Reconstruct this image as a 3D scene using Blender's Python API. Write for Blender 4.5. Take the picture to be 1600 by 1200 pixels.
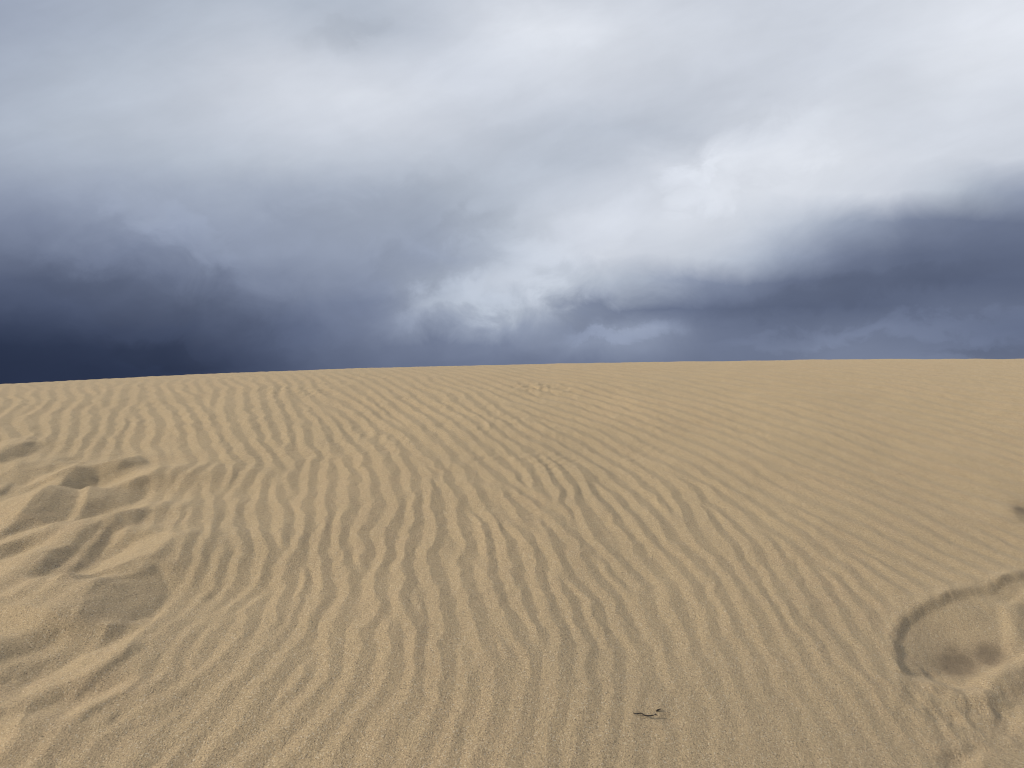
import bpy, bmesh, math, random
import numpy as np
from mathutils import Vector

for o in list(bpy.data.objects):
    bpy.data.objects.remove(o)
scene = bpy.context.scene
COL = scene.collection
random.seed(7)
rng = np.random.default_rng(11)

# ------------------------------------------------------------------ camera
F = 1200.0            # focal length in pixels of the 1600 px wide photograph
EYE = 1.4             # eye height over the sand (camera at the origin, z = 0 is eye level)
cam_data = bpy.data.cameras.new('camera')
cam_data.sensor_width = 36.0
cam_data.lens = 36.0 * F / 1600.0
cam_data.clip_start = 0.05
cam_data.clip_end = 9000.0
cam = bpy.data.objects.new('camera', cam_data)
cam.location = (0, 0, 0)
cam.rotation_euler = (math.radians(90), 0, 0)
COL.objects.link(cam)
scene.camera = cam

# ------------------------------------------------------------------ exposure
scene.view_settings.view_transform = 'Standard'
scene.view_settings.look = 'None'
scene.view_settings.exposure = 0.0
scene.view_settings.gamma = 1.0
scene.view_settings.use_curve_mapping = False
scene.cycles.pixel_filter_type = 'BLACKMAN_HARRIS'
scene.cycles.filter_width = 1.05

# ------------------------------------------------------------------ sun (through thin cloud, from the left)
SUN_AZ = math.radians(-100)      # measured from the view direction (+Y), negative = left
SUN_EL = math.radians(25)
sun_data = bpy.data.lights.new('sun', 'SUN')
sun_data.energy = 3.9
sun_data.angle = math.radians(6)
sun_data.color = (1.0, 0.9, 0.75)
sun = bpy.data.objects.new('sun', sun_data)
sd = Vector((math.sin(SUN_AZ) * math.cos(SUN_EL), math.cos(SUN_AZ) * math.cos(SUN_EL), math.sin(SUN_EL)))
sun.rotation_euler = sd.to_track_quat('Z', 'Y').to_euler()
sun.location = sd * 50
COL.objects.link(sun)

# ------------------------------------------------------------------ sky
def srgb(c):
    out = []
    for v in c[:3]:
        v /= 255.0
        out.append(v / 12.92 if v <= 0.04045 else ((v + 0.055) / 1.055) ** 2.4)
    return tuple(out) + (1.0,)

world = bpy.data.worlds.new('World')
scene.world = world
world.use_nodes = True
nt = world.node_tree
nt.nodes.clear()
L = nt.links.new

def N(kind, **kw):
    n = nt.nodes.new(kind)
    for k, v in kw.items():
        setattr(n, k, v)
    return n

def M(op, a, b=None, c=None, clamp=False):
    n = N('ShaderNodeMath', operation=op)
    n.use_clamp = clamp
    for i, v in enumerate((a, b, c)):
        if v is None:
            continue
        if isinstance(v, (int, float)):
            n.inputs[i].default_value = v
        else:
            L(v, n.inputs[i])
    return n.outputs[0]

def step(x, a, b):
    n = N('ShaderNodeMapRange', interpolation_type='SMOOTHSTEP')
    L(x, n.inputs['Value'])
    n.inputs['From Min'].default_value = a
    n.inputs['From Max'].default_value = b
    return n.outputs['Result']

def mixc(f, a, b, blend='MIX'):
    n = N('ShaderNodeMix', data_type='RGBA', blend_type=blend)
    if isinstance(f, (int, float)):
        n.inputs[0].default_value = f
    else:
        L(f, n.inputs[0])
    for i, v in ((6, a), (7, b)):
        if isinstance(v, tuple):
            n.inputs[i].default_value = v
        else:
            L(v, n.inputs[i])
    return n.outputs[2]

tc = N('ShaderNodeTexCoord')
sep = N('ShaderNodeSeparateXYZ')
L(tc.outputs['Generated'], sep.inputs[0])
dx, dy, dz = sep.outputs
az0 = M('ARCTAN2', dx, dy)
hyp = M('SQRT', M('ADD', M('MULTIPLY', dx, dx), M('MULTIPLY', dy, dy)))
tan_el = M('DIVIDE', dz, M('MAXIMUM', hyp, 0.02))
ca = M('MAXIMUM', M('COSINE', az0), 0.76)
v0 = M('DIVIDE', tan_el, ca)

# the cloud layer: coordinates on a plane overhead so that the banks flatten towards the horizon
zz = M('ADD', M('MAXIMUM', dz, 0.0), 0.22)
cp = N('ShaderNodeCombineXYZ')
L(M('DIVIDE', dx, zz), cp.inputs[0])
L(M('DIVIDE', dy, zz), cp.inputs[1])

def noise(vec, scale, detail, rough, dist=0.0, off=(0, 0, 0), scl=(1, 1, 1), rz=0.0, kind='POINT'):
    mp = N('ShaderNodeMapping', vector_type=kind)
    mp.inputs['Location'].default_value = off
    mp.inputs['Scale'].default_value = scl
    mp.inputs['Rotation'].default_value = (0, 0, rz)
    L(vec, mp.inputs['Vector'])
    n = N('ShaderNodeTexNoise')
    n.inputs['Scale'].default_value = scale
    n.inputs['Detail'].default_value = detail
    n.inputs['Roughness'].default_value = rough
    n.inputs['Distortion'].default_value = dist
    L(mp.outputs[0], n.inputs['Vector'])
    return n.outputs['Fac']

dirv = tc.outputs['Generated']
def lobe(px, py, rx, ry):
    """soft patch of sky round a bearing and height"""
    a = M('DIVIDE', M('SUBTRACT', az0, math.atan((px - 800) / F)), rx / F)
    b = M('DIVIDE', M('SUBTRACT', v0, (600 - py) / F), ry / F)
    return M('POWER', 2.718, M('MULTIPLY', M('ADD', M('MULTIPLY', a, a), M('MULTIPLY', b, b)), -1.0))
n1 = noise(dirv, 4.2, 5, 0.52, 0.3, (3.1, 0, 1.2), (1, 1, 1.2))
n2 = noise(dirv, 4.2, 5, 0.52, 0.3, (0.4, 7.7, 2.9), (1, 1, 1.2))
n3 = noise(dirv, 13.0, 7, 0.58, 0.5, (5.4, 1.7, 8.2), (1, 1, 1.3))
n6 = noise(dirv, 13.0, 7, 0.58, 0.5, (1.9, 4.7, 3.3), (1, 1, 1.3))
n4 = noise(cp.outputs[0], 1.3, 5, 0.5, 0.4, (1.3, 2.2, 0.0), (1.0, 0.6, 1), math.radians(35))
billow = M('ADD', M('ADD', lobe(790, 480, 190, 60), M('MULTIPLY', lobe(1130, 255, 150, 75), 0.8)), M('MULTIPLY', lobe(270, 380, 170, 80), 0.6))
billow = M('ADD', 0.22, M('MULTIPLY', billow, 0.55))
wob = M('MULTIPLY', M('MULTIPLY', M('SUBTRACT', n3, 0.5), 0.16), billow)
wob2 = M('MULTIPLY', M('MULTIPLY', M('SUBTRACT', n6, 0.5), 0.13), billow)
az = M('ADD', M('ADD', az0, M('MULTIPLY', M('SUBTRACT', n1, 0.5), 0.07)), wob)
vv = M('ADD', M('ADD', v0, M('MULTIPLY', M('SUBTRACT', n2, 0.5), 0.03)), wob2)

XS = [-100, 0, 100, 200, 300, 400, 500, 600, 700, 800, 900, 1000, 1100, 1200, 1300, 1400, 1500, 1600, 1700]
# storm sky: brightness of the cloud deck by bearing (columns) and height (rows)
ROWS = [
 (  0, [165,172,178,184,188,186,190,200,212,212,210,208,206,208,214,220,224]),
 ( 50, [168,174,180,188,196,194,190,202,218,221,214,210,207,208,214,222,226]),
 (100, [174,180,187,196,206,208,206,206,214,214,210,207,206,208,214,222,222]),
 (150, [178,184,190,198,207,213,214,208,206,206,203,202,206,212,214,216,214]),
 (200, [180,184,189,194,200,206,208,204,198,194,194,201,212,216,212,212,211]),
 (250, [172,176,181,186,190,193,194,194,192,192,202,215,221,221,214,210,206]),
 (300, [155,160,165,169,170,172,175,181,189,200,208,216,218,213,206,188,158]),
 (350, [136,140,148,157,159,163,167,171,190,207,211,212,198,172,145,126,118]),
 (400, [117,121,129,141,150,155,158,164,190,205,206,198,170,137,115,108,106]),
 (440, [ 95,100,108,120,132,143,150,176,195,189,172,145,121,109,104,100,102]),
 (480, [ 82, 88, 94,102,108,122,140,180,182,150,121,110,104,102,104,112,112]),
 (510, [ 66, 71, 76, 84, 94,110,136,160,158,140,150,124,113,117,118,112,104]),
 (540, [ 55, 58, 61, 68, 84,104,118,126,132,141,142,122,121,127,122,114,112]),
 (570, [ 51, 52, 55, 60, 74, 96,110,116,120,122,122,118,118,126,128,124,116]),
 (605, [ 49, 50, 53, 58, 72, 92,106,112,116,118,118,116,116,122,124,122,116]),
]
ROWS = [(y, [r[0] - 4] + r + [r[-1]]) for y, r in ROWS]
TINT = [(40,(33,42,65)),(55,(45,55,79)),(85,(76,86,111)),(110,(100,110,134)),(135,(125,135,158)),(160,(151,161,181)),(185,(179,188,202)),(205,(202,208,219)),(218,(215,220,229)),(230,(228,232,240))]
def tint(g):
    for (a, ca_), (b, cb_) in zip(TINT, TINT[1:]):
        if g <= b:
            t = max(0.0, (g - a) / (b - a))
            return tuple(p + (q - p) * t for p, q in zip(ca_, cb_))
    return TINT[-1][1]

pos = N('ShaderNodeMapRange')
L(az, pos.inputs['Value'])
A0, A1 = -0.72, 0.72
pos.inputs['From Min'].default_value = A0
pos.inputs['From Max'].default_value = A1

def ramp(vals):
    r = N('ShaderNodeValToRGB')
    cr = r.color_ramp
    cr.interpolation = 'CARDINAL'
    while len(cr.elements) < len(vals):
        cr.elements.new(0.5)
    for e, x, g in zip(cr.elements, XS, vals):
        e.position = (math.atan((x - 800) / F) - A0) / (A1 - A0)
        e.color = srgb(tint(g))
    L(pos.outputs[0], r.inputs[0])
    return r.outputs[0]

prev = None
for py, vals in reversed(ROWS):          # from the horizon upwards
    c = ramp(vals)
    vrow = (600 - py) / F
    if prev is None:
        col = c
    else:
        col = mixc(M('DIVIDE', M('SUBTRACT', vv, pv), vrow - pv, clamp=True), col, c)
    pv = vrow
    prev = c
# outside the photograph the same overcast goes on
over = mixc(step(n4, 0.3, 0.7), srgb((160, 170, 188)), srgb((200, 206, 217)))
dark_far = mixc(step(n4, 0.3, 0.7), srgb((105, 117, 142)), srgb((145, 157, 178)))
over = mixc(step(vv, 0.0, 0.45), dark_far, over)
col = mixc(step(vv, 0.5, 0.9), col, over)
col = mixc(step(M('ABSOLUTE', az), 0.70, 1.3), col, over)
# fine cloud modelling
n5 = noise(dirv, 7.0, 7, 0.56, 0.5, (2.2, 9.1, 4.0), (1, 1, 2.0))
angv = N('ShaderNodeCombineXYZ')
L(az0, angv.inputs[0]); L(v0, angv.inputs[1])
n7 = noise(angv.outputs[0], 1.0, 5, 0.55, 0.4, (4.4, 1.2, 0.6), (0.26, 0.085, 1), math.radians(25), 'TEXTURE')
n8 = noise(angv.outputs[0], 1.0, 6, 0.6, 0.8, (7.1, 3.2, 1.1), (0.11, 0.045, 1), math.radians(20), 'TEXTURE')
gain = M('ADD', 1.0, M('MULTIPLY', M('SUBTRACT', n5, 0.5), 0.16))
gain = M('ADD', gain, M('MULTIPLY', M('SUBTRACT', n7, 0.5), 0.20))
gain = M('ADD', gain, M('MULTIPLY', M('SUBTRACT', n8, 0.5), 0.09))
gain = M('ADD', gain, M('MULTIPLY', M('MULTIPLY', M('SUBTRACT', n3, 0.5), M('SUBTRACT', billow, 0.22)), 0.3))
# single puffs, gaps and wisps in the deck: (bearing and height as seen in the photograph, half sizes, tilt, strength)
wz = M('ADD', az, M('MULTIPLY', M('SUBTRACT', n3, 0.5), 0.10))
wv = M('ADD', vv, M('MULTIPLY', M('SUBTRACT', n6, 0.5), 0.075))
def puff(px, py, rx, ry, tilt):
    a = M('SUBTRACT', wz, math.atan((px - 800) / F)); b = M('SUBTRACT', wv, (600 - py) / F)
    c_, s_ = math.cos(math.radians(tilt)), math.sin(math.radians(tilt))
    p = M('MULTIPLY', M('ADD', M('MULTIPLY', a, c_), M('MULTIPLY', b, s_)), F / rx)
    q = M('MULTIPLY', M('SUBTRACT', M('MULTIPLY', b, c_), M('MULTIPLY', a, s_)), F / ry)
    d = M('ADD', M('MULTIPLY', p, p), M('MULTIPLY', q, q))
    return step(d, 1.6, 0.0)
for px, py, rx, ry, tilt, k in (
  (700,470,75,36,20,.13),(800,430,90,40,25,.10),(900,375,120,45,25,.08),(1080,268,60,22,20,.10),(1190,230,110,50,25,.09),(1110,310,60,28,10,.09),
  (975,518,90,14,8,.20),(905,485,60,26,-10,-.12),(640,425,60,45,0,-.12),(740,352,70,26,15,-.12),(620,330,220,40,8,-.08),(780,240,160,40,20,-.03),
  (1480,508,170,16,6,.16),(1570,535,110,12,8,-.18),(1250,525,110,16,4,.12),(1350,455,180,22,10,-.10),(290,365,100,32,-35,.12),(170,455,150,40,-20,-.12),(350,500,70,60,-40,-.10),
  (480,510,60,45,30,.10),(260,545,110,18,-15,-.14),(560,45,70,22,15,-.07),(740,110,110,60,20,.05),(870,40,110,40,0,.05),(1000,190,200,40,20,-.02)):
    gain = M('ADD', gain, M('MULTIPLY', puff(px, py, rx, ry, tilt), k * 0.8))
gv = N('ShaderNodeVectorMath', operation='SCALE')
L(col, gv.inputs[0]); L(gain, gv.inputs['Scale'])
g10 = N('ShaderNodeVectorMath', operation='SCALE')
L(gv.outputs[0], g10.inputs[0]); g10.inputs['Scale'].default_value = 10.0
skyt = N('ShaderNodeTexSky', sky_type='NISHITA')
skyt.sun_disc = False
skyt.sun_elevation = SUN_EL
skyt.sun_rotation = SUN_AZ
final = mixc(0.996, skyt.outputs[0], g10.outputs[0])
bg = N('ShaderNodeBackground')
bg.inputs['Strength'].default_value = 0.1
L(final, bg.inputs['Color'])
wo = N('ShaderNodeOutputWorld')
L(bg.outputs[0], wo.inputs['Surface'])
try:
    world.cycles.sampling_method = 'MANUAL'
    world.cycles.sample_map_resolution = 512
except Exception:
    pass

# ------------------------------------------------------------------ helpers: noise on arrays
def perlin(x, y, seed):
    r = np.random.default_rng(seed)
    P = 256
    ang = r.random((P, P)) * 2 * np.pi
    gx, gy = np.cos(ang), np.sin(ang)
    xi = np.floor(x).astype(np.int64); yi = np.floor(y).astype(np.int64)
    fx = x - xi; fy = y - yi
    def g(ix, iy, ox, oy):
        a = ix % P; b = iy % P
        return gx[a, b] * ox + gy[a, b] * oy
    u = fx * fx * fx * (fx * (fx * 6 - 15) + 10)
    v = fy * fy * fy * (fy * (fy * 6 - 15) + 10)
    n00 = g(xi, yi, fx, fy); n10 = g(xi + 1, yi, fx - 1, fy)
    n01 = g(xi, yi + 1, fx, fy - 1); n11 = g(xi + 1, yi + 1, fx - 1, fy - 1)
    a = n00 + u * (n10 - n00); b = n01 + u * (n11 - n01)
    return 1.5 * (a + v * (b - a))

def fbm(x, y, seed, octv=3, gain=0.5):
    s = 0; a = 1.0; f = 1.0
    for i in range(octv):
        s = s + a * perlin(x * f, y * f, seed + i)
        a *= gain; f *= 2.03
    return s

def sstep(x, a, b):
    t = np.clip((x - a) / (b - a), 0, 1)
    return t * t * (3 - 2 * t)

# ------------------------------------------------------------------ the dune: large form
W_CREST = 1.25
S1 = 0.13
def sp(x):
    return np.logaddexp(0.0, x)
def yc_of(x):
    return 6.9 + 0.14 * np.clip(x, -6, 7)
def raw_base(x, y, s0):
    w = W_CREST
    t = y - yc_of(x)
    t0 = -yc_of(0.0)
    f = lambda t_: -s0 * w * sp(-t_ / w) - S1 * w * sp(t_ / w)
    return -EYE + f(t) - f(t0) * 1.0
_y = np.linspace(2, 12, 2000)
lo, hi = 0.1, 0.6
for _ in range(40):
    mid = 0.5 * (lo + hi)
    if np.max(raw_base(_y * 0, _y, mid) / _y) > 30 / F: hi = mid
    else: lo = mid
S0 = lo
CREST_PX = np.array([(-900,640),(-400,618),(0,600),(100,595.5),(200,590),(300,585.5),(400,581.5),(500,577.5),(600,574.5),(700,572.5),(800,570),(950,568),(1100,565),(1300,562.5),(1450,561.5),(1600,561),(2000,562),(2600,572)], float)
_us = (CREST_PX[:, 0] - 800) / F
_cs = []
for u, py in zip(_us, CREST_PX[:, 1]):
    m = np.max(raw_base(u * _y, _y, S0) / _y)
    _cs.append((600 - py) / F - m)
_cs = np.array(_cs)
_uf = np.linspace(_us[0], _us[-1], 400)
_cf = np.interp(_uf, _us, _cs)
_k = np.exp(-0.5 * (np.arange(-12, 13) / 5.0) ** 2); _k /= _k.sum()
_cf = np.convolve(np.pad(_cf, 12, mode='edge'), _k, mode='valid')
def base(x, y):
    z = raw_base(x, y, S0)
    yy = np.maximum(y, 0.5)
    u = np.clip(x / yy, _uf[0], _uf[-1])
    z = z + np.minimum(yy, 12) * np.interp(u, _uf, _cf) * sstep(y, 1.0, 6.0)
    z = z - 0.085 * 0.5 * (np.sqrt(x * x + 0.09) + x) * np.exp(-((y - 2.0) / 2.0) ** 2)
    return z

def px_to_ground(P):
    P = np.atleast_2d(np.asarray(P, float))
    u = (P[:, 0] - 800) / F
    v = (600 - P[:, 1]) / F
    ys = np.linspace(0.9, 7.8, 1400)
    e = base(u[:, None] * ys[None], np.broadcast_to(ys[None], (len(u), len(ys)))) / ys[None]
    hit = e >= v[:, None]
    i = np.where(hit.any(1), hit.argmax(1), e.argmax(1))
    i = np.maximum(i, 1)
    r = np.arange(len(u))
    e0, e1 = e[r, i - 1], e[r, i]
    t = np.clip((v - e0) / np.where(abs(e1 - e0) < 1e-9, 1e-9, e1 - e0), 0, 1)
    y = ys[i - 1] + t * (ys[i] - ys[i - 1])
    return np.stack([u * y, y], 1)

def ground_to_px(G):
    z = base(G[:, 0], G[:, 1])
    return np.stack([800 + F * G[:, 0] / G[:, 1], 600 - F * z / G[:, 1]], 1)

# ------------------------------------------------------------------ wind ripples: direction and spacing observed over the slope
# (photo x, photo y, crest direction in degrees (90 = straight up the picture), spacing in px)
OBS = np.array([
 (100,640,95,27),(110,670,105,27),(200,660,95,27),(160,700,115,25),(290,660,70,27),(340,640,88,28),(370,690,60,25),(350,740,95,27),(20,650,140,25),
 (60,610,100,22),(200,610,80,22),(330,605,70,20),
 (420,660,65,25),(500,640,60,24),(560,650,46,21),(620,660,40,19),(680,640,35,16),(720,610,28,11),(600,600,26,11),(480,740,92,30),(570,740,72,30),(450,610,45,17),
 (760,700,38,18),(900,720,31,17),(900,640,22,12),(1000,600,10,8),(1050,720,30,16),(800,740,45,19),(800,600,16,9),
 (1200,590,7,7),(1500,600,9,8),(1300,680,17,13),(1500,720,17,14),(1200,750,27,17),(1100,650,17,12),(1400,620,10,10),(1590,680,14,12),
 (390,800,90,33),(500,800,92,34),(600,820,98,36),(430,880,110,32),(540,900,95,38),(400,950,125,30),(470,960,115,32),(330,880,130,25),(300,790,125,26),
 (700,800,78,34),(780,800,55,26),(900,800,50,26),(980,790,45,24),(660,900,88,40),(740,920,78,36),(850,900,68,33),(950,900,55,32),
 (1020,840,55,26),(1150,820,45,22),(1300,800,25,18),(1400,850,28,20),(1180,920,65,28),(1050,960,55,34),(1300,930,45,25),(1200,1000,70,34),
 (300,1030,125,38),(420,1000,120,38),(400,1100,135,38),(500,1050,120,45),(350,1150,135,40),(580,1050,105,42),(200,1120,140,45),(550,1150,115,45),
 (650,1000,93,50),(720,1080,95,46),(850,1050,105,40),(880,1020,112,38),(900,1120,113,40),(1000,1050,112,40),(1060,1090,125,42),
 (1150,1030,62,36),(1300,1010,58,34),(1250,1150,90,45),(1350,1060,57,34),
 (60,800,140,28),(60,950,145,32),(100,1120,140,42),(1580,860,18,20)], float)
og = px_to_ground(OBS[:, :2])
th = np.radians(OBS[:, 2])
nimg = np.stack([np.sin(th), -np.cos(th)], 1) * (2 * np.pi / OBS[:, 3])[:, None]
h_ = 0.004
J = np.zeros((len(og), 2, 2))
p0 = ground_to_px(og)
J[:, :, 0] = (ground_to_px(og + [h_, 0]) - p0) / h_
J[:, :, 1] = (ground_to_px(og + [0, h_]) - p0) / h_
kobs = np.einsum('nij,ni->nj', J, nimg)
lam = 2 * np.pi / np.linalg.norm(kobs, axis=1)
lam_c = np.clip(lam, 0.062, 0.24)
kobs *= (lam / lam_c)[:, None]
print('S0', S0, 'lambda', np.percentile(lam, [0, 10, 50, 90, 100]))

def kfield(G):
    d2 = ((G[:, None, :] - og[None]) ** 2).sum(2)
    s = np.clip(0.10 * og[:, 1], 0.17, 0.7)[None]
    w = np.exp(-d2 / (2 * s * s)) + 1e-4 / (1e-2 + d2) ** 2 * 1e-3
    w /= w.sum(1, keepdims=True)
    kk = w @ kobs
    n = np.linalg.norm(kk, axis=1)
    l = w @ lam_c
    return kk / n[:, None] * (2 * np.pi / l)[:, None]

# crests traced one by one where the photograph shows them clearly
def tr(ox, oy, sc, *lines):
    return [[(ox + a / sc, oy + b / sc) for a, b in ln] for ln in lines]
TR = []
TR += tr(350, 570, 4,
 [(20,420),(70,460),(130,550),(190,620),(150,680),(90,750)],
 [(115,180),(125,290),(165,385),(220,490),(300,595)],
 [(215,200),(240,300),(270,390),(330,520)],
 [(330,240),(360,310),(385,380),(405,470),(385,530),(445,610)],
 [(410,230),(450,320),(495,370)],
 [(470,400),(505,440),(490,490),(570,570),(530,640),(520,760)],
 [(520,200),(600,280),(700,370),(750,470),(860,575),(850,620),(910,700),(905,790)],
 [(620,260),(760,350),(850,470)],
 [(740,250),(850,330),(955,420),(900,470),(985,570),(970,610),(1035,680),(1045,790)],
 [(900,290),(1000,370),(1090,430),(1250,575)],
 [(700,560),(740,620),(790,710),(770,790)],
 [(660,570),(650,700),(625,790)],
 [(1060,270),(1190,380),(1300,480),(1375,550)],
 [(1100,590),(1170,680),(1165,790)])
TR += tr(250, 760, 4,
 [(620,20),(600,130),(610,250),(665,400),(640,530),(520,650),(390,790),(180,890),(110,980)],
 [(735,50),(770,150),(760,330)],
 [(930,30),(880,110),(905,180),(890,300),(835,380),(830,470),(760,520),(765,680),(720,770),(660,900),(600,980)],
 [(1025,50),(1035,170),(1015,290),(990,400),(1020,550),(990,680),(930,850),(860,980)],
 [(1170,40),(1175,120),(1110,280),(1130,400),(1180,550),(1165,700),(1080,880),(1060,980)],
 [(1335,90),(1310,190)], [(1250,280),(1270,430),(1225,520)],
 [(1390,290),(1400,400),(1340,540),(1335,680),(1350,800),(1230,930)],
 [(1490,80),(1450,200)],
 [(1590,100),(1560,250),(1520,420),(1525,620),(1500,740),(1560,830),(1560,980)])
TR += tr(600, 760, 4,
 [(300,100),(315,280),(270,430),(320,640),(375,800),(360,980)],
 [(410,20),(465,110),(440,160),(505,300),(520,390)],
 [(475,400),(470,540),(540,720),(560,860),(600,980)],
 [(590,60),(650,150)], [(780,80),(850,190)], [(830,270),(915,390),(940,500),(960,580)],
 [(700,690),(740,800),(820,930)],
 [(1060,190),(1130,270),(1240,380),(1210,440),(1300,540),(1410,690),(1480,840)],
 [(1250,190),(1330,320),(1430,430),(1520,520)], [(1340,90),(1430,200),(1520,320),(1600,430)],
 [(860,60),(980,150)])
TR += tr(150, 950, 3.2,
 [(560,30),(480,100),(410,200),(380,300),(250,420)],
 [(700,20),(600,70),(530,170),(500,260)],
 [(760,20),(690,170),(650,250),(500,350),(400,420),(290,480),(200,550)],
 [(880,150),(780,270),(700,360),(640,430),(530,500)],
 [(1080,20),(1000,190),(930,290),(820,390),(790,490),(650,620)],
 [(1170,130),(1180,260),(1150,370),(1050,470),(940,560),(830,680),(750,780)],
 [(1330,200),(1290,360),(1220,480),(1120,590)],
 [(1470,150),(1440,330),(1400,470),(1290,550),(1230,640),(1220,760)])
TR += tr(0, 560, 4,
 [(390,200),(420,260),(370,310)], [(440,380),(440,470),(380,570)],
 [(560,340),(565,450),(510,530),(450,620)], [(610,490),(590,560),(510,650)],
 [(680,340),(660,470)], [(715,490),(680,610)], [(860,400),(820,510),(840,600)],
 [(1060,340),(1110,450)], [(1165,320),(1215,440)], [(1230,280),(1310,410)],
 [(1415,220),(1390,330),(1420,400)], [(1520,220),(1525,330),(1565,430)],
 [(1370,480),(1420,600),(1475,680),(1440,750)], [(1450,460),(1510,560),(1590,660)],
 [(1245,560),(1310,640),(1170,750)], [(965,190),(990,260)], [(870,200),(850,270)],
 [(760,200),(735,290)], [(905,290),(980,420),(935,520)])

ax, an = [], []
for ln in TR:
    g = px_to_ground(ln)
    seg = np.linalg.norm(np.diff(g, axis=0), axis=1)
    s = np.concatenate([[0], np.cumsum(seg)])
    q = np.arange(0.0, s[-1], 0.035)
    X = np.interp(q, s, g[:, 0]); Y = np.interp(q, s, g[:, 1])
    if len(q) > 6:
        kx = np.array([1, 2, 3, 2, 1.0]); kx /= kx.sum()
        X = np.convolve(np.pad(X, 2, mode='edge'), kx, 'valid'); Y = np.convolve(np.pad(Y, 2, mode='edge'), kx, 'valid')
    if len(q) < 3: continue
    tx, ty = np.gradient(X), np.gradient(Y)
    tn = np.hypot(tx, ty) + 1e-9
    ax.append(np.stack([X, Y], 1)); an.append(np.stack([ty / tn, -tx / tn], 1))
ax = np.concatenate(ax); an = np.concatenate(an)
ak = kfield(ax)
sg = np.sign((an * ak).sum(1)); sg[sg == 0] = 1
akk = an * sg[:, None] * np.linalg.norm(ak, axis=1)[:, None]

# phasor noise: each kernel is a short piece of ripple train; neighbours are brought into step
GX0, GX1, GY0, GY1, GD = -9.6, 9.6, 0.8, 9.2, 0.012
cell = 0.105
nx = int((GX1 - GX0) / cell); ny = int((GY1 - GY0) / cell)
cx, cy = np.meshgrid(np.arange(nx), np.arange(ny))
fp = np.stack([GX0 + (cx.ravel() + rng.random(nx * ny)) * cell, GY0 + (cy.ravel() + rng.random(nx * ny)) * cell], 1)
fp = fp[np.abs(fp[:, 0]) < 1.9 + 0.8 * fp[:, 1]]
fk = kfield(fp)
# small local swings of the wind
sw = 0.24 * perlin(fp[:, 0] * 1.6, fp[:, 1] * 1.6, 5) + 0.13 * perlin(fp[:, 0] * 4.2, fp[:, 1] * 4.2, 6)
c_, s_ = np.cos(sw), np.sin(sw)
fk = np.stack([fk[:, 0] * c_ - fk[:, 1] * s_, fk[:, 0] * s_ + fk[:, 1] * c_], 1)
KP = np.concatenate([ax, fp]); KK = np.concatenate([akk, fk])
NA = len(ax); NK = len(KP)
KW = np.concatenate([np.full(NA, 3.5), np.ones(NK - NA)])
klen = np.linalg.norm(KK, axis=1)
kl = 2 * np.pi / klen
SN, ST = 0.46, 1.0
phi = np.concatenate([np.zeros(NA), rng.random(NK - NA) * 2 * np.pi])
NBR = 36
nb = np.zeros((NK, NBR), np.int64)
order = np.argsort(KP[:, 1])
ysort = KP[order, 1]
for c0 in range(0, NK, 400):
    idx = order[c0:c0 + 400]
    a = np.searchsorted(ysort, KP[idx, 1].min() - 0.6); b = np.searchsorted(ysort, KP[idx, 1].max() + 0.6)
    cand = order[a:b]
    d2 = ((KP[idx][:, None] - KP[cand][None]) ** 2).sum(2)
    m = min(NBR, len(cand) - 1)
    part = np.argpartition(d2, m, axis=1)[:, :m]
    nb[idx, :m] = cand[part]
D = KP[:, None, :] - KP[nb]
dn = (D * (KK[nb] / klen[nb][..., None])).sum(2)
dt2 = (D ** 2).sum(2) - dn ** 2
wgt = KW[nb] * np.exp(-0.5 * (dn / (SN * 1.5 * kl[nb])) ** 2 - 0.5 * dt2 / (ST * 1.5 * kl[nb]) ** 2)
wgt[nb == np.arange(NK)[:, None]] = 0.0
ph0 = (D * KK[nb]).sum(2)
known = np.zeros(NK, bool); known[:NA] = True
for it in range(80):                      # the pattern grows outwards from the traced crests
    wk = wgt * known[nb]
    e = (wk * np.exp(1j * (ph0 + phi[nb]))).sum(1)
    ok = (wk.sum(1) > 0.8) & ~known
    if not ok.any():
        break
    phi = np.where(ok, np.angle(e), phi)
    known |= ok
for it in range(30):
    e = (wgt * np.exp(1j * (ph0 + phi[nb]))).sum(1)
    new = np.angle(e)
    upd = rng.random(NK) < 0.6
    upd[:NA] = False
    phi = np.where(upd, new, phi)

gnx = int((GX1 - GX0) / GD) + 1; gny = int((GY1 - GY0) / GD) + 1
Zf = np.zeros((gny, gnx), np.complex64)
Wf = np.zeros((gny, gnx), np.float32)
for i in range(NK):
    r = 2.4 * ST * kl[i]
    x0 = max(0, int((KP[i, 0] - r - GX0) / GD)); x1 = min(gnx, int((KP[i, 0] + r - GX0) / GD) + 2)
    y0 = max(0, int((KP[i, 1] - r - GY0) / GD)); y1 = min(gny, int((KP[i, 1] + r - GY0) / GD) + 2)
    if x1 <= x0 or y1 <= y0: continue
    X = (GX0 + np.arange(x0, x1) * GD - KP[i, 0])[None]; Y = (GY0 + np.arange(y0, y1) * GD - KP[i, 1])[:, None]
    nxk, nyk = KK[i] / klen[i]
    d = X * nxk + Y * nyk; t = -X * nyk + Y * nxk
    w = KW[i] * np.exp(-0.5 * (d / (SN * kl[i])) ** 2 - 0.5 * (t / (ST * kl[i])) ** 2)
    Zf[y0:y1, x0:x1] += (w * np.exp(1j * (d * klen[i] + phi[i]))).astype(np.complex64)
    Wf[y0:y1, x0:x1] += w.astype(np.float32)
coh_f = np.abs(Zf) / np.maximum(Wf, 1e-6)
Zn = Zf / np.maximum(np.abs(Zf), 1e-6)
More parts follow.
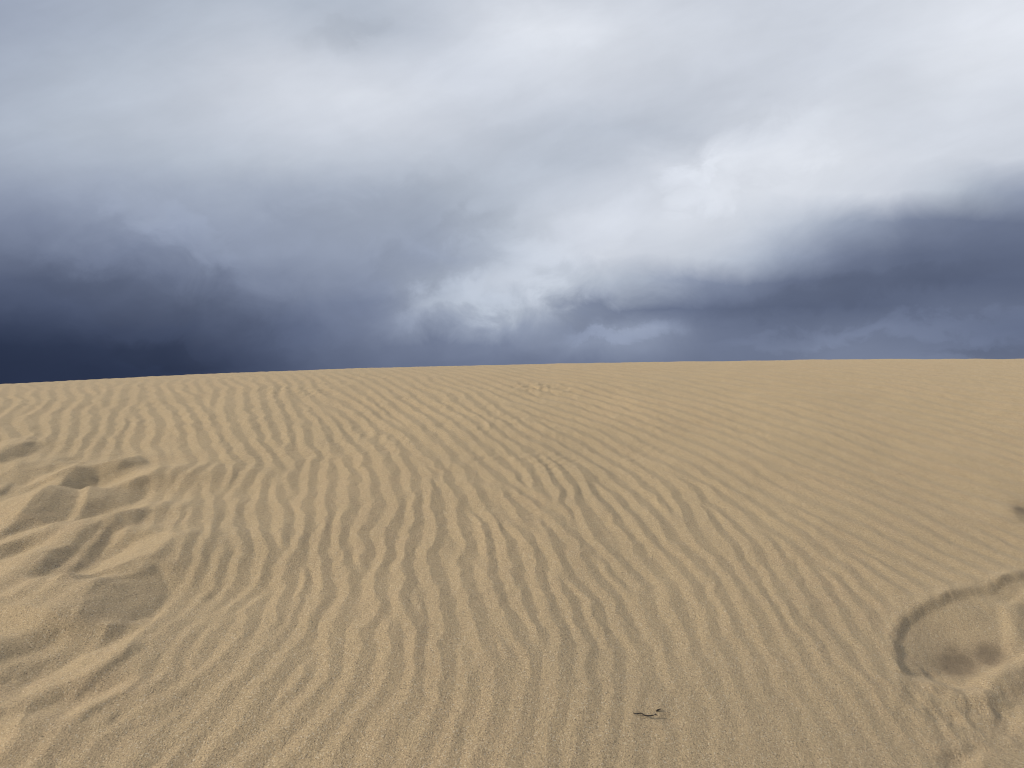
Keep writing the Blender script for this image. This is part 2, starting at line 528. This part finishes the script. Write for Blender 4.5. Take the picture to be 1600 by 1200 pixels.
# wavelength map (for ripple height)
gy_, gx_ = np.meshgrid(GY0 + np.arange(0, gny, 12) * GD, GX0 + np.arange(0, gnx, 12) * GD, indexing='ij')
Lm = (2 * np.pi / np.linalg.norm(kfield(np.stack([gx_.ravel(), gy_.ravel()], 1)), axis=1)).reshape(gx_.shape)

def bil(Fm, x, y, step_=1):
    fx = np.clip((x - GX0) / (GD * step_), 0, Fm.shape[1] - 1.001); fy = np.clip((y - GY0) / (GD * step_), 0, Fm.shape[0] - 1.001)
    ix = fx.astype(np.int64); iy = fy.astype(np.int64)
    fx = fx - ix; fy = fy - iy
    return (Fm[iy, ix] * (1 - fx) * (1 - fy) + Fm[iy, ix + 1] * fx * (1 - fy) + Fm[iy + 1, ix] * (1 - fx) * fy + Fm[iy + 1, ix + 1] * fx * fy)

# ------------------------------------------------------------------ polylines and outlines on the sand
def poly_dist(x, y, pts, closed=False):
    """distance, signed side (+ = left of the direction), arc position 0..1"""
    P = np.asarray(pts, float)
    if closed: P = np.vstack([P, P[:1]])
    best = np.full(x.shape, 1e9); side = np.zeros(x.shape); arc = np.zeros(x.shape)
    seg = np.linalg.norm(np.diff(P, axis=0), axis=1); cum = np.concatenate([[0], np.cumsum(seg)])
    for i in range(len(P) - 1):
        ax_, ay_ = P[i]; bx_, by_ = P[i + 1]
        ex, ey = bx_ - ax_, by_ - ay_
        l2 = ex * ex + ey * ey + 1e-12
        t = np.clip(((x - ax_) * ex + (y - ay_) * ey) / l2, 0, 1)
        qx = x - (ax_ + t * ex); qy = y - (ay_ + t * ey)
        cr_ = ex * qy - ey * qx
        d = np.hypot(qx, qy) - 1e-5 * np.abs(cr_) / math.sqrt(l2)
        m = d < best
        best = np.where(m, d, best)
        side = np.where(m, cr_, side)
        arc = np.where(m, (cum[i] + t * seg[i]) / cum[-1], arc)
    return best, np.sign(side), arc

def smooth_line(g, n=40):
    g = np.asarray(g); s = np.concatenate([[0], np.cumsum(np.linalg.norm(np.diff(g, axis=0), axis=1))])
    q = np.linspace(0, s[-1], n)
    X = np.interp(q, s, g[:, 0]); Y = np.interp(q, s, g[:, 1])
    k = np.array([1, 2, 3, 2, 1.0]); k /= k.sum()
    for _ in range(2):
        X2 = np.convolve(np.pad(X, 2, mode='edge'), k, 'valid'); Y2 = np.convolve(np.pad(Y, 2, mode='edge'), k, 'valid')
        X2[0], X2[-1], Y2[0], Y2[-1] = X[0], X[-1], Y[0], Y[-1]
        X, Y = X2, Y2
    return np.stack([X, Y], 1)

def inside(x, y, P):
    r = np.zeros(x.shape, bool)
    n = len(P); j = n - 1
    for i in range(n):
        xi, yi = P[i]; xj, yj = P[j]
        c = ((yi > y) != (yj > y)) & (x < (xj - xi) * (y - yi) / (yj - yi + 1e-12) + xi)
        r ^= c
        j = i
    return r

def gl(px):
    return px_to_ground(px)

FOOT = gl([(1660,880),(1600,898),(1574,908),(1545,920),(1522,926),(1496,923),(1484,937),(1468,943),(1436,948),(1412,964),(1401,990),(1398,1015),(1405,1040),(1422,1062),
           (1450,1068),(1480,1085),(1515,1092),(1550,1076),(1580,1060),(1620,1052),(1680,1045)])

# Relief of the old half filled tracks (left) and the fresh footprint (right): faces of the sand that
# lean towards the sun (+) or away from it (-), outlined one by one; the heights follow by integration.
def pg(ox, oy, sc, val, *polys):
    return [(gl([(ox + a / sc, oy + b / sc) for a, b in p]), val) for p in polys]
FACES = []
FACES += pg(0, 640, 4, 1.0,
 [(570,460),(620,430),(700,390),(850,370),(960,370),(1000,390),(940,430),(860,450),(760,468),(680,475)],
 [(140,430),(250,390),(400,345),(490,340),(470,370),(380,405),(280,430),(200,437)],
 [(480,1050),(560,960),(680,880),(800,810),(950,770),(1080,780),(1110,810),(1060,870),(960,940),(840,980),(720,1020),(620,1045),(540,1060)])
FACES += pg(0, 640, 4, 0.75,
 [(0,560),(120,500),(250,440),(360,430),(400,430),(330,490),(200,600),(130,680),(20,760),(-60,790),(-60,580)],
 [(500,470),(560,465),(550,540),(490,620),(430,690),(390,680),(450,600),(510,530)],
 [(520,670),(700,590),(850,560),(960,560),(940,610),(860,650),(720,690),(620,700),(500,720)],
 [(-60,810),(0,800),(150,740),(300,690),(400,680),(330,740),(200,800),(60,840),(-60,850)],
 [(-60,950),(0,920),(120,870),(250,840),(330,800),(420,760),(380,820),(280,880),(130,1000),(0,1080),(-60,1110)],
 [(380,1030),(560,880),(700,760),(780,710),(860,690),(760,790),(620,880),(480,1010),(420,1060),(300,1180),(250,1180)],
 [(500,355),(640,345),(760,315),(830,270),(845,290),(800,320),(700,347),(600,364)],
 [(-60,220),(0,200),(100,190),(130,200),(0,290),(-60,310)], [(-60,350),(0,340),(100,330),(80,370),(0,400),(-60,410)],
 [(0,1190),(180,1090),(330,1020),(200,1130),(60,1230)])
FACES += pg(0, 640, 4, -1.0,
 [(560,475),(680,482),(800,472),(900,440),(960,440),(900,500),(830,540),(750,560),(640,590),(540,640),(450,690),(480,640),(545,560)],
 [(130,680),(330,500),(470,480),(500,520),(470,590),(400,660),(300,690),(200,680)],
 [(350,470),(490,372),(630,368),(600,420),(500,450),(420,470)],
 [(0,770),(140,690),(230,670),(180,720),(60,770)],
 [(790,330),(880,290),(950,320),(850,350),(760,370),(700,385)],
 [(390,1030),(470,950),(560,850),(680,740),(720,740),(680,820),(560,930),(450,1010)],
 [(160,1080),(300,920),(420,870),(500,800),(620,730),(660,730),(520,850),(430,920),(330,1000),(200,1100)],
 [(720,700),(860,650),(960,640),(900,690),(780,740),(700,760)],
 [(-60,510),(0,480),(60,430),(100,420),(60,470),(0,510),(-60,540)],
 [(-60,320),(0,300),(160,235),(270,210),(250,250),(100,300),(0,330),(-60,345)],
 [(340,315),(420,285),(470,285),(400,325)], [(480,1040),(540,1062),(640,1050),(560,1100),(480,1120),(400,1110)],
 [(-60,880),(0,855),(80,842),(200,820),(120,860),(0,915),(-60,940)])
FACES += pg(0, 900, 4, -0.9,
 [(480,300),(560,150),(620,80),(700,50),(830,15),(960,-45),(1010,-40),(1050,60),(1030,120),(930,210),(800,270),(700,285),(600,290),(520,310)])
FACES += pg(0, 900, 4, -0.9,
 [(-60,405),(0,400),(120,395),(260,375),(370,368),(350,400),(200,450),(60,500),(0,540),(-60,570)],
 [(-40,650),(0,620),(100,560),(170,520),(100,590),(40,640)],
 [(190,785),(330,700),(400,710),(380,740),(260,800),(180,880),(140,950),(110,970),(150,880)],
 [(450,740),(600,640),(760,530),(860,420),(920,440),(820,520),(640,640),(520,720)],
 [(480,910),(560,850),(640,800),(740,750),(700,800),(600,860),(520,920)],
 [(650,930),(700,870),(760,840),(740,880),(690,930)], [(680,320),(780,300),(830,290),(780,330),(600,440),(620,400)],
 [(0,820),(50,810),(40,850),(0,880),(-60,890),(-60,830)], [(1250,100),(1300,60),(1330,60),(1280,120)], [(100,600),(180,540),(300,490),(320,500),(240,560),(140,620)])
FACES += pg(0, 900, 4, 0.8,
 [(-60,235),(0,230),(200,250),(330,300),(400,350),(250,370),(0,392),(-60,400)],
 [(120,660),(300,575),(480,470),(640,425),(900,290),(1030,130),(1050,150),(930,290),(760,510),(560,640),(330,680),(250,730),(140,740)],
 [(-60,1170),(0,1120),(60,1030),(100,980),(160,840),(60,860),(0,900),(-60,930)],
 [(400,840),(520,750),(680,690),(820,630),(900,640),(760,740),(600,810),(480,880)])
# the footprint
FACES += pg(1300, 760, 2.727, -1.15,
 [(262,700),(270,650),(290,590),(350,530),(440,490),(515,455),(560,447),(660,440),(740,390),(840,365),(840,385),(740,414),(690,448),(560,463),(480,500),(395,532),(322,590),(296,650),(294,730),(325,800),(300,810),(272,750)])
FACES += pg(1300, 760, 2.727, -0.7,
 [(780,490),(850,480),(850,660),(800,640)], [(640,870),(740,800),(850,760),(850,900),(740,930),(700,1000)],
 [(270,800),(300,800),(340,900),(385,935),(350,930),(295,880)], [(440,1230),(445,1160),(500,1110),(580,1103),(605,1110),(560,1130),(505,1160),(485,1230)],
 [(255,960),(285,985),(320,985),(290,1000),(260,985)], [(475,1015),(510,1000),(505,1030),(485,1035)], [(570,925),(600,935),(598,965),(575,955)],
 [(770,110),(790,85),(860,75),(860,145),(790,145)], [(680,980),(720,960),(700,1030),(680,1030)],
 [(420,800),(520,850),(640,850),(560,880),(450,860)], [(370,745),(440,785),(420,800),(380,770)])
FACES += pg(1300, 760, 2.727, 0.7,
 [(400,755),(470,800),(540,830),(640,835),(720,780),(745,745),(850,725),(850,695),(720,710),(680,760),(600,800),(540,815),(440,765)],
 [(700,510),(740,500),(775,600),(775,690),(730,690),(725,600)], [(740,480),(850,410),(850,470),(780,480)],
 [(480,945),(560,985),(640,978),(600,995),(520,980)], [(560,1150),(640,1130),(640,1200),(540,1200)], [(740,1010),(800,960),(810,1010),(760,1050)])

BX0, BX1, BY0, BY1, BD = -4.4, 2.9, 1.2, 5.9, 0.006
_bx = np.arange(BX0, BX1, BD); _by = np.arange(BY0, BY1, BD)
BXg, BYg = np.meshgrid(_bx, _by)
Bm = np.zeros(BXg.shape); Bk = np.zeros(BXg.shape)
for P, val in FACES:
    j0 = max(0, int((P[:, 0].min() - BX0) / BD) - 2); j1 = min(BXg.shape[1], int((P[:, 0].max() - BX0) / BD) + 3)
    i0 = max(0, int((P[:, 1].min() - BY0) / BD) - 2); i1 = min(BXg.shape[0], int((P[:, 1].max() - BY0) / BD) + 3)
    if j1 <= j0 or i1 <= i0: continue
    m = inside(BXg[i0:i1, j0:j1], BYg[i0:i1, j0:j1], P)
    Bm[i0:i1, j0:j1] = np.where(m, val, Bm[i0:i1, j0:j1]); Bk[i0:i1, j0:j1] = np.maximum(Bk[i0:i1, j0:j1], m)
n0, n1_ = 1024, 1280
kx_ = np.fft.fftfreq(n1_, BD) * 2 * np.pi; ky_ = np.fft.fftfreq(n0, BD) * 2 * np.pi
KX, KY = np.meshgrid(kx_, ky_)
k2 = KX ** 2 + KY ** 2
def blur(A, sig):
    return np.real(np.fft.ifft2(np.fft.fft2(A, (n0, n1_)) * np.exp(-0.5 * k2 * sig * sig)))[:A.shape[0], :A.shape[1]]
# soft within a face, crisper where two faces meet
Bs = 0.85 * blur(Bm, 0.0035) + 0.15 * blur(Bm, 0.02)
sx_, sy_ = math.sin(SUN_AZ), math.cos(SUN_AZ)
ks = KX * sx_ + KY * sy_; kp = -KX * sy_ + KY * sx_
Hf = -np.fft.fft2(Bs, (n0, n1_)) * (-1j * ks) / (ks ** 2 + 0.06 * kp ** 2 + (2 * np.pi / 2.2) ** 2)
RELIEF = 0.41 * np.real(np.fft.ifft2(Hf))[:Bm.shape[0], :Bm.shape[1]]
RELIEF_M = np.clip(1.3 * blur(Bk, 0.05), 0, 1)
def bil2(Fm, x, y):
    fx = np.clip((x - BX0) / BD, 0, Fm.shape[1] - 1.001); fy = np.clip((y - BY0) / BD, 0, Fm.shape[0] - 1.001)
    ix = fx.astype(np.int64); iy = fy.astype(np.int64); fx = fx - ix; fy = fy - iy
    return (Fm[iy, ix] * (1 - fx) * (1 - fy) + Fm[iy, ix + 1] * fx * (1 - fy) + Fm[iy + 1, ix] * (1 - fx) * fy + Fm[iy + 1, ix + 1] * fx * fy)

DAMP = [((1496,1024),27,20,1.0),((1543,1010),22,18,.75),((1518,1010),30,16,.35),((1490,1003),14,12,.5),((1592,795),14,12,.5)]
ROUGH = [((840,605),50,10,2.0),((470,612),60,8,1.4),((800,660),110,28,.7),((470,600),90,14,.6),((560,590),90,10,.6),((1480,600),130,25,.5),((1300,590),120,12,.4),((760,715),60,20,.5),((620,690),70,18,.4)]

def ell(x, y, c, rx, ry):
    """soft elliptical weight on the sand around a point seen at photo position c"""
    g = px_to_ground([c, (c[0] + rx, c[1]), (c[0], c[1] + ry)])
    a = abs(g[1, 0] - g[0, 0]); b = max(abs(g[2, 1] - g[0, 1]), 0.02)
    return np.exp(-((x - g[0, 0] - (y - g[0, 1]) * g[0, 0] / g[0, 1]) / a) ** 2 - ((y - g[0, 1]) / b) ** 2)

def ripple_profile(p, lit=0.47, rnd=0.05):
    """p in turns (-.5, .5], crest at 0, lit windward face before it, long lee after it"""
    q = np.mod(p + lit, 1.0)
    up = q / lit; dn_ = 1 - (q - lit) / (1 - lit)
    t = np.where(q < lit, up, dn_)
    return t * (1 - rnd) + rnd * (t * t * (3 - 2 * t))

def surface(x, y):
    """height of the sand, plus masks"""
    shp = x.shape
    x = x.ravel(); y = y.ravel()
    z = base(x, y)
    damp = np.zeros(x.shape); 
    near = (y > 1.0) & (y < 9.0) & (np.abs(x) < 1.6 + 0.78 * np.maximum(y, 0))
    X = x[near]; Y = y[near]
    scour = np.clip(1.25 * ell(X, Y, (70, 850), 210, 150), 0, 1)
    scour = np.maximum(scour, np.clip(ell(X, Y, (40, 730), 190, 40) * 1.3, 0, 1))
    scour = np.maximum(scour, np.clip(ell(X, Y, (40, 1060), 150, 90) * 1.2, 0, 1))
    dz = np.zeros(X.shape)
    # gentle unevenness
    dz += 0.018 * fbm(X * 0.8, Y * 0.8, 31, 2) * (1 - 0.8 * sstep(Y, 4.5, 6.5)) + 0.004 * fbm(X * 3.1, Y * 3.1, 37, 2)
    # ripples
    wx = 0.0145 * fbm(X * 7.5, Y * 7.5, 41, 3, 0.6); wy = 0.0145 * fbm(X * 7.5 + 31, Y * 7.5, 43, 3, 0.6)
    zc = bil(Zn, X + wx, Y + wy)
    ph = np.angle(zc) / (2 * np.pi)
    coh = np.clip(bil(coh_f, X + wx, Y + wy) * 1.25, 0, 1)
    lam_v = bil(Lm, X, Y, 12)
    ph = ph + 0.035 * perlin(X * 60, Y * 60, 51) + 0.03 * perlin(X * 28, Y * 28, 52)
    pr = ripple_profile(ph)
    Px = 800 + F * X / Y
    # ripples fade out low on the right and where the sand was disturbed
    g_r = 1 - (0.40 * sstep(-Y, -3.4, -2.4) + 0.26 * sstep(Y, 2.4, 3.6)) * sstep(Px, 850, 1250)
    g_y = 1 - (0.35 + 0.2 * sstep(Px, 300, 800)) * sstep(-Y, -2.8, -1.95)
    g_y = g_y * (1 - 0.45 * sstep(Y, 5.2, 7.0) * sstep(-Px, -1000, -700))
    rel_m = bil2(RELIEF_M, X, Y)
    varr = 0.95 + 0.2 * fbm(X * 1.3, Y * 1.3, 61, 2)
    amp = 0.104 * lam_v * (1 - 0.38 * sstep(Y, 4.6, 6.6)) * np.clip(coh * 1.3, 0, 1) * g_r * g_y * np.clip(varr, 0.3, 1.4) * (1 - 0.55 * scour) * (1 - 0.75 * rel_m)
    rip = amp * (pr - 0.5)
    # footprints on the right
    fd, _, _ = poly_dist(X, Y, FOOT, True)
    fi = inside(X, Y, FOOT)
    wob = 0.006 * fbm(X * 22, Y * 22, 71, 2)
    sd_ = np.where(fi, fd, -fd) + wob
    dz -= 0.020 * sstep(sd_, -0.01, 0.16)
    dz += 0.004 * np.exp(-((sd_ + 0.015) / 0.022) ** 2) * (0.6 + fbm(X * 17, Y * 17, 73, 2))
    calm = sstep(sd_, -0.10, 0.02)
    rip *= (1 - calm)
    dz += rip
    trod = np.clip(ell(X, Y, (1500, 1110), 130, 70), 0, 1)
    dz += 0.005 * trod * fbm(X * 13, Y * 13, 81, 3)
    for c, rx, ry, dep in (((1043,1131),22,5,.006),((735,1160),20,10,.004)):
        dz -= dep * ell(X, Y, c, rx, ry)
    # hollows and wind-cut crests
    wx2 = 0.005 * fbm(X * 12, Y * 12, 91, 3); wy2 = 0.005 * fbm(X * 12 + 17, Y * 12, 95, 3)
    hs = bil2(RELIEF, X + wx2, Y + wy2)
    # wind streaks over the disturbed sand
    ca_, sa_ = math.cos(math.radians(52)), math.sin(math.radians(52))
    U = X * ca_ + Y * sa_; V = -X * sa_ + Y * ca_
    st = fbm(U * 2.2 + 3, V * 8.0 + 0.8 * perlin(U * 1.5, V * 1.5, 99), 101, 3)
    st = 1 - np.abs(st) * 1.8
    hs += 0.003 * scour * st
    dz += hs
    # fine cross ripples and pecked patches
    rm = np.zeros(X.shape)
    for c, rx, ry, s in ROUGH:
        rm = np.maximum(rm, s * ell(X, Y, c, rx, ry))
    dz += 0.0055 * rm * fbm(X * 19, Y * 14, 111, 2)
    cm = sstep(fbm(X * 1.7 + 9, Y * 1.7, 121, 2), 0.12, 0.5) * (1 - sstep(Px, 900, 1200)) * sstep(Y, 2.6, 3.6)
    U2 = X * math.cos(.75) + Y * math.sin(.75); V2 = -X * math.sin(.75) + Y * math.cos(.75)
    dz += 0.0013 * cm * np.sin(2 * np.pi * (V2 / 0.052 + 0.9 * perlin(U2 * 2.5, V2 * 3.5, 131)))
    fade = sstep(np.abs(X) - 0.78 * Y, 1.6, 1.0) * sstep(Y, 1.0, 1.3) * sstep(-Y, -9.0, -8.3)
    z[near] += dz * fade
    dm = np.zeros(X.shape)
    for c, rx, ry, s in DAMP:
        dm = np.maximum(dm, np.minimum(1, 1.7 * s * ell(X, Y, c, rx, ry)))
    dm = np.clip(dm * (1 + 0.25 * fbm(X * 25, Y * 25, 141, 2)), 0, 1)
    damp[near] = dm
    # far terrain: lower sand flats all round, out of sight behind the crest
    far = sstep(np.hypot(x, y), 14, 60)
    z = z * (1 - far) + far * (-5.0 + 0.6 * np.sin(x * 0.02) * np.cos(y * 0.017))
    return z.reshape(shp), damp.reshape(shp)

# ------------------------------------------------------------------ sand mesh
th_f = np.arange(-0.86, 0.86, 0.00165)
th_c = np.linspace(0.86, 2 * np.pi - 0.86, 90)[0:-1]
TH = np.concatenate([th_f, th_c])
R = np.concatenate([np.linspace(0.25, 1.5, 24)[:-1], 1.5 * 1.0036 ** np.arange(0, 500)])
rr = R[-1]; extra = []
while rr < 4000:
    rr *= 1.07 if rr > 10 else 1.012
    extra.append(rr)
R = np.concatenate([R, extra])
nt_, nr_ = len(TH), len(R)
RR, TT = np.meshgrid(R, TH, indexing='ij')
VX = RR * np.sin(TT); VY = RR * np.cos(TT)
VZ, VD = surface(VX, VY)
co = np.stack([VX.ravel(), VY.ravel(), VZ.ravel()], 1)
zc0 = float(base(np.array([0.0]), np.array([0.0]))[0])
co = np.vstack([co, [[0, 0, zc0]]]).astype(np.float32)
ii, jj = np.meshgrid(np.arange(nr_ - 1), np.arange(nt_), indexing='ij')
j2 = (jj + 1) % nt_
quads = np.stack([ii * nt_ + jj, ii * nt_ + j2, (ii + 1) * nt_ + j2, (ii + 1) * nt_ + jj], -1).reshape(-1, 4)[:, ::-1]
jt = np.arange(nt_)
tris = np.stack([np.full(nt_, nr_ * nt_), (jt + 1) % nt_, jt], 1)
me = bpy.data.meshes.new('sand_dune')
nq, ntr = len(quads), len(tris)
me.vertices.add(len(co)); me.vertices.foreach_set('co', co.ravel())
me.loops.add(nq * 4 + ntr * 3)
me.loops.foreach_set('vertex_index', np.concatenate([quads.ravel(), tris.ravel()]).astype(np.int32))
me.polygons.add(nq + ntr)
ls = np.concatenate([np.arange(nq) * 4, nq * 4 + np.arange(ntr) * 3]).astype(np.int32)
me.polygons.foreach_set('loop_start', ls)
me.polygons.foreach_set('use_smooth', np.ones(nq + ntr, bool))
me.update(calc_edges=True)
at = me.attributes.new('damp', 'FLOAT', 'POINT')
at.data.foreach_set('value', np.concatenate([VD.ravel(), [0.0]]).astype(np.float32))
dune = bpy.data.objects.new('sand_dune', me)
dune['kind'] = 'structure'
COL.objects.link(dune)
print('tris', nq * 2 + ntr)

# ------------------------------------------------------------------ materials
def new_mat(name):
    m = bpy.data.materials.new(name); m.use_nodes = True
    t = m.node_tree; t.nodes.clear()
    return m, t

def sand_material():
    global nt, L
    m, t = new_mat('sand')
    nt = t; L = t.links.new
    tc = N('ShaderNodeTexCoord')
    P = tc.outputs['Object']
    big = noise(P, 1.1, 3, 0.5)
    mid = noise(P, 9.0, 4, 0.6)
    g1 = noise(P, 210.0, 2, 0.7)
    g2 = noise(P, 520.0, 2, 0.6, 0, (3, 1, 2))
    vor = N('ShaderNodeTexVoronoi'); vor.inputs['Scale'].default_value = 330.0
    L(P, vor.inputs['Vector'])
    sv = N('ShaderNodeSeparateColor'); L(vor.outputs['Color'], sv.inputs[0])
    c = mixc(step(big, 0.35, 0.65), (0.380, 0.289, 0.175, 1), (0.388, 0.289, 0.174, 1))
    c = mixc(step(mid, 0.3, 0.7), c, (0.388, 0.294, 0.175, 1))
    # individual grains: dark heavy minerals, pale shell and quartz
    gr = M('ADD', M('MULTIPLY', M('SUBTRACT', g1, 0.5), 1.15), M('MULTIPLY', M('SUBTRACT', g2, 0.5), 0.6))
    gr = M('ADD', gr, M('MULTIPLY', M('SUBTRACT', sv.outputs[0], 0.5), 0.30))
    k = M('ADD', 1.0, gr)
    sc = N('ShaderNodeVectorMath', operation='SCALE'); L(c, sc.inputs[0]); L(k, sc.inputs['Scale'])
    c = sc.outputs[0]
    c = mixc(M('MULTIPLY', M('GREATER_THAN', sv.outputs[1], 0.955), 0.55), c, (0.085, 0.07, 0.055, 1))
    c = mixc(M('MULTIPLY', M('GREATER_THAN', sv.outputs[2], 0.95), 0.5), c, (0.6, 0.52, 0.39, 1))
    da = N('ShaderNodeAttribute', attribute_name='damp')
    c = mixc(M('MULTIPLY', da.outputs['Fac'], 0.78), c, (0.12, 0.09, 0.062, 1))
    b = N('ShaderNodeBsdfPrincipled')
    L(c, b.inputs['Base Color'])
    b.inputs['Roughness'].default_value = 0.95
    b.inputs['Specular IOR Level'].default_value = 0.12
    b.inputs['Sheen Weight'].default_value = 0.17
    b.inputs['Sheen Roughness'].default_value = 0.5
    b.inputs['Sheen Tint'].default_value = (1.0, 0.84, 0.60, 1)
    hgt = M('ADD', M('MULTIPLY', g1, 0.0035), M('MULTIPLY', noise(P, 70.0, 3, 0.6, 0, (7, 4, 1)), 0.0032))
    bp = N('ShaderNodeBump'); bp.inputs['Strength'].default_value = 0.8; bp.inputs['Distance'].default_value = 1.0
    L(hgt, bp.inputs['Height']); L(bp.outputs[0], b.inputs['Normal'])
    o = N('ShaderNodeOutputMaterial'); L(b.outputs[0], o.inputs['Surface'])
    return m
me.materials.append(sand_material())

def plain(name, c1, c2, scale, rough=0.8):
    global nt, L
    m, t = new_mat(name)
    nt = t; L = t.links.new
    tc = N('ShaderNodeTexCoord')
    n = noise(tc.outputs['Object'], scale, 4, 0.6)
    c = mixc(step(n, 0.3, 0.7), c1, c2)
    b = N('ShaderNodeBsdfPrincipled'); L(c, b.inputs['Base Color']); b.inputs['Roughness'].default_value = rough
    bp = N('ShaderNodeBump'); bp.inputs['Strength'].default_value = 0.4; bp.inputs['Distance'].default_value = 0.001
    L(n, bp.inputs['Height']); L(bp.outputs[0], b.inputs['Normal'])
    o = N('ShaderNodeOutputMaterial'); L(b.outputs[0], o.inputs['Surface'])
    return m
bark = plain('bark', (0.022, 0.017, 0.013, 1), (0.05, 0.038, 0.028, 1), 400)

# ------------------------------------------------------------------ twig
def ground_pt(px, lift=0.0):
    g = px_to_ground([px])
    z, _ = surface(g[:, 0], g[:, 1])
    return Vector((g[0, 0], g[0, 1], float(z[0]) + lift))

def tube(bm, pts, rad, seg=8):
    rings = []
    for i, p in enumerate(pts):
        a = pts[max(i - 1, 0)]; b = pts[min(i + 1, len(pts) - 1)]
        d = (b - a).normalized()
        s = d.cross(Vector((0, 0, 1))); s = s.normalized() if s.length > 1e-6 else Vector((1, 0, 0))
        u = s.cross(d)
        ring = []
        for k in range(seg):
            an_ = 2 * math.pi * k / seg
            r = rad[i] * (1 + 0.18 * math.sin(3 * an_ + i))
            ring.append(bm.verts.new(p + s * (r * math.cos(an_)) + u * (r * math.sin(an_))))
        rings.append(ring)
    for r0, r1 in zip(rings, rings[1:]):
        for k in range(seg):
            bm.faces.new((r0[k], r0[(k + 1) % seg], r1[(k + 1) % seg], r1[k]))
    bm.faces.new(rings[0][::-1]); bm.faces.new(rings[-1])

def link(name, bm, mat, parent=None, origin=Vector((0, 0, 0))):
    bmesh.ops.recalc_face_normals(bm, faces=bm.faces)
    for f in bm.faces: f.smooth = True
    m = bpy.data.meshes.new(name); bm.to_mesh(m); bm.free()
    m.materials.append(mat)
    o = bpy.data.objects.new(name, m)
    COL.objects.link(o)
    if parent is not None: o.parent = parent
    else: o.location = origin
    return o

def catmull(P, n=5):
    out = []
    for i in range(len(P) - 1):
        p0 = P[max(i - 1, 0)]; p1 = P[i]; p2 = P[i + 1]; p3 = P[min(i + 2, len(P) - 1)]
        for k in range(n):
            t = k / n
            out.append(0.5 * ((2 * p1) + (p2 - p0) * t + (2 * p0 - 5 * p1 + 4 * p2 - p3) * t * t + (3 * p1 - p0 - 3 * p2 + p3) * t ** 3))
    out.append(P[-1])
    return out

twig_px = [(989,1121,.001),(994,1122.5,.0015),(1001,1122,.003),(1004,1123.5,.004),(1008,1126,.004),(1014,1126.5,.004),(1020,1126,.0045),(1024.5,1125.2,.006)]
wp = [ground_pt((a, b + 2.5), l) for a, b, l in twig_px]
_gz = np.polyfit([p.x for p in wp], [p.z - S0 * p.y for p in wp], 1)      # it lies across the ripples, touching the higher spots
for p, (_, _, l) in zip(wp, twig_px):
    p.z = max(_gz[0] * p.x + _gz[1] + S0 * p.y + l * 0.4 + 0.0012, p.z - l + 0.0008)
org = wp[3].copy()
twig = bpy.data.objects.new('dry_twig', None); twig.empty_display_size = 0.02
twig.location = org
twig['label'] = 'thin curved dark dry twig lying on the smooth sand near the bottom right'
twig['category'] = 'twig'
COL.objects.link(twig)
pts = catmull([p - org for p in wp])
bm = bmesh.new()
tube(bm, pts, [0.0010 + 0.0007 * math.sin(math.pi * i / (len(pts) - 1)) + 0.0002 * math.sin(i * 1.9) for i in range(len(pts))])
link('stem', bm, bark, twig)
bm = bmesh.new()
e = wp[-1] - org
tube(bm, [e + Vector((-0.0018, 0, -0.001)), e + Vector((-0.0006, 0, 0)), e + Vector((0.0010, 0.0004, 0.0006)), e + Vector((0.0020, 0.0006, 0.0008))], [0.0013, 0.0023, 0.0021, 0.0010])
link('knob', bm, bark, twig)

fr = [ground_pt(p, l) for p, l in (((1025.5,1119.6), .002), ((1027.5,1118.8), .003), ((1030,1118.2), .0035), ((1032.5,1117.3), .003))]
fo = fr[0].copy()
bm = bmesh.new()
pf = catmull([p - fo for p in fr], 3)
tube(bm, pf, [0.0014, 0.0021, 0.0023, 0.0021, 0.0019, 0.0017, 0.0015, 0.0013, 0.0010, 0.0007][:len(pf)])
frag = link('twig_fragment', bm, bark, None, fo)
frag['label'] = 'tiny dark twig fragment lying just past the knobbed end of the curved twig'
frag['category'] = 'twig'
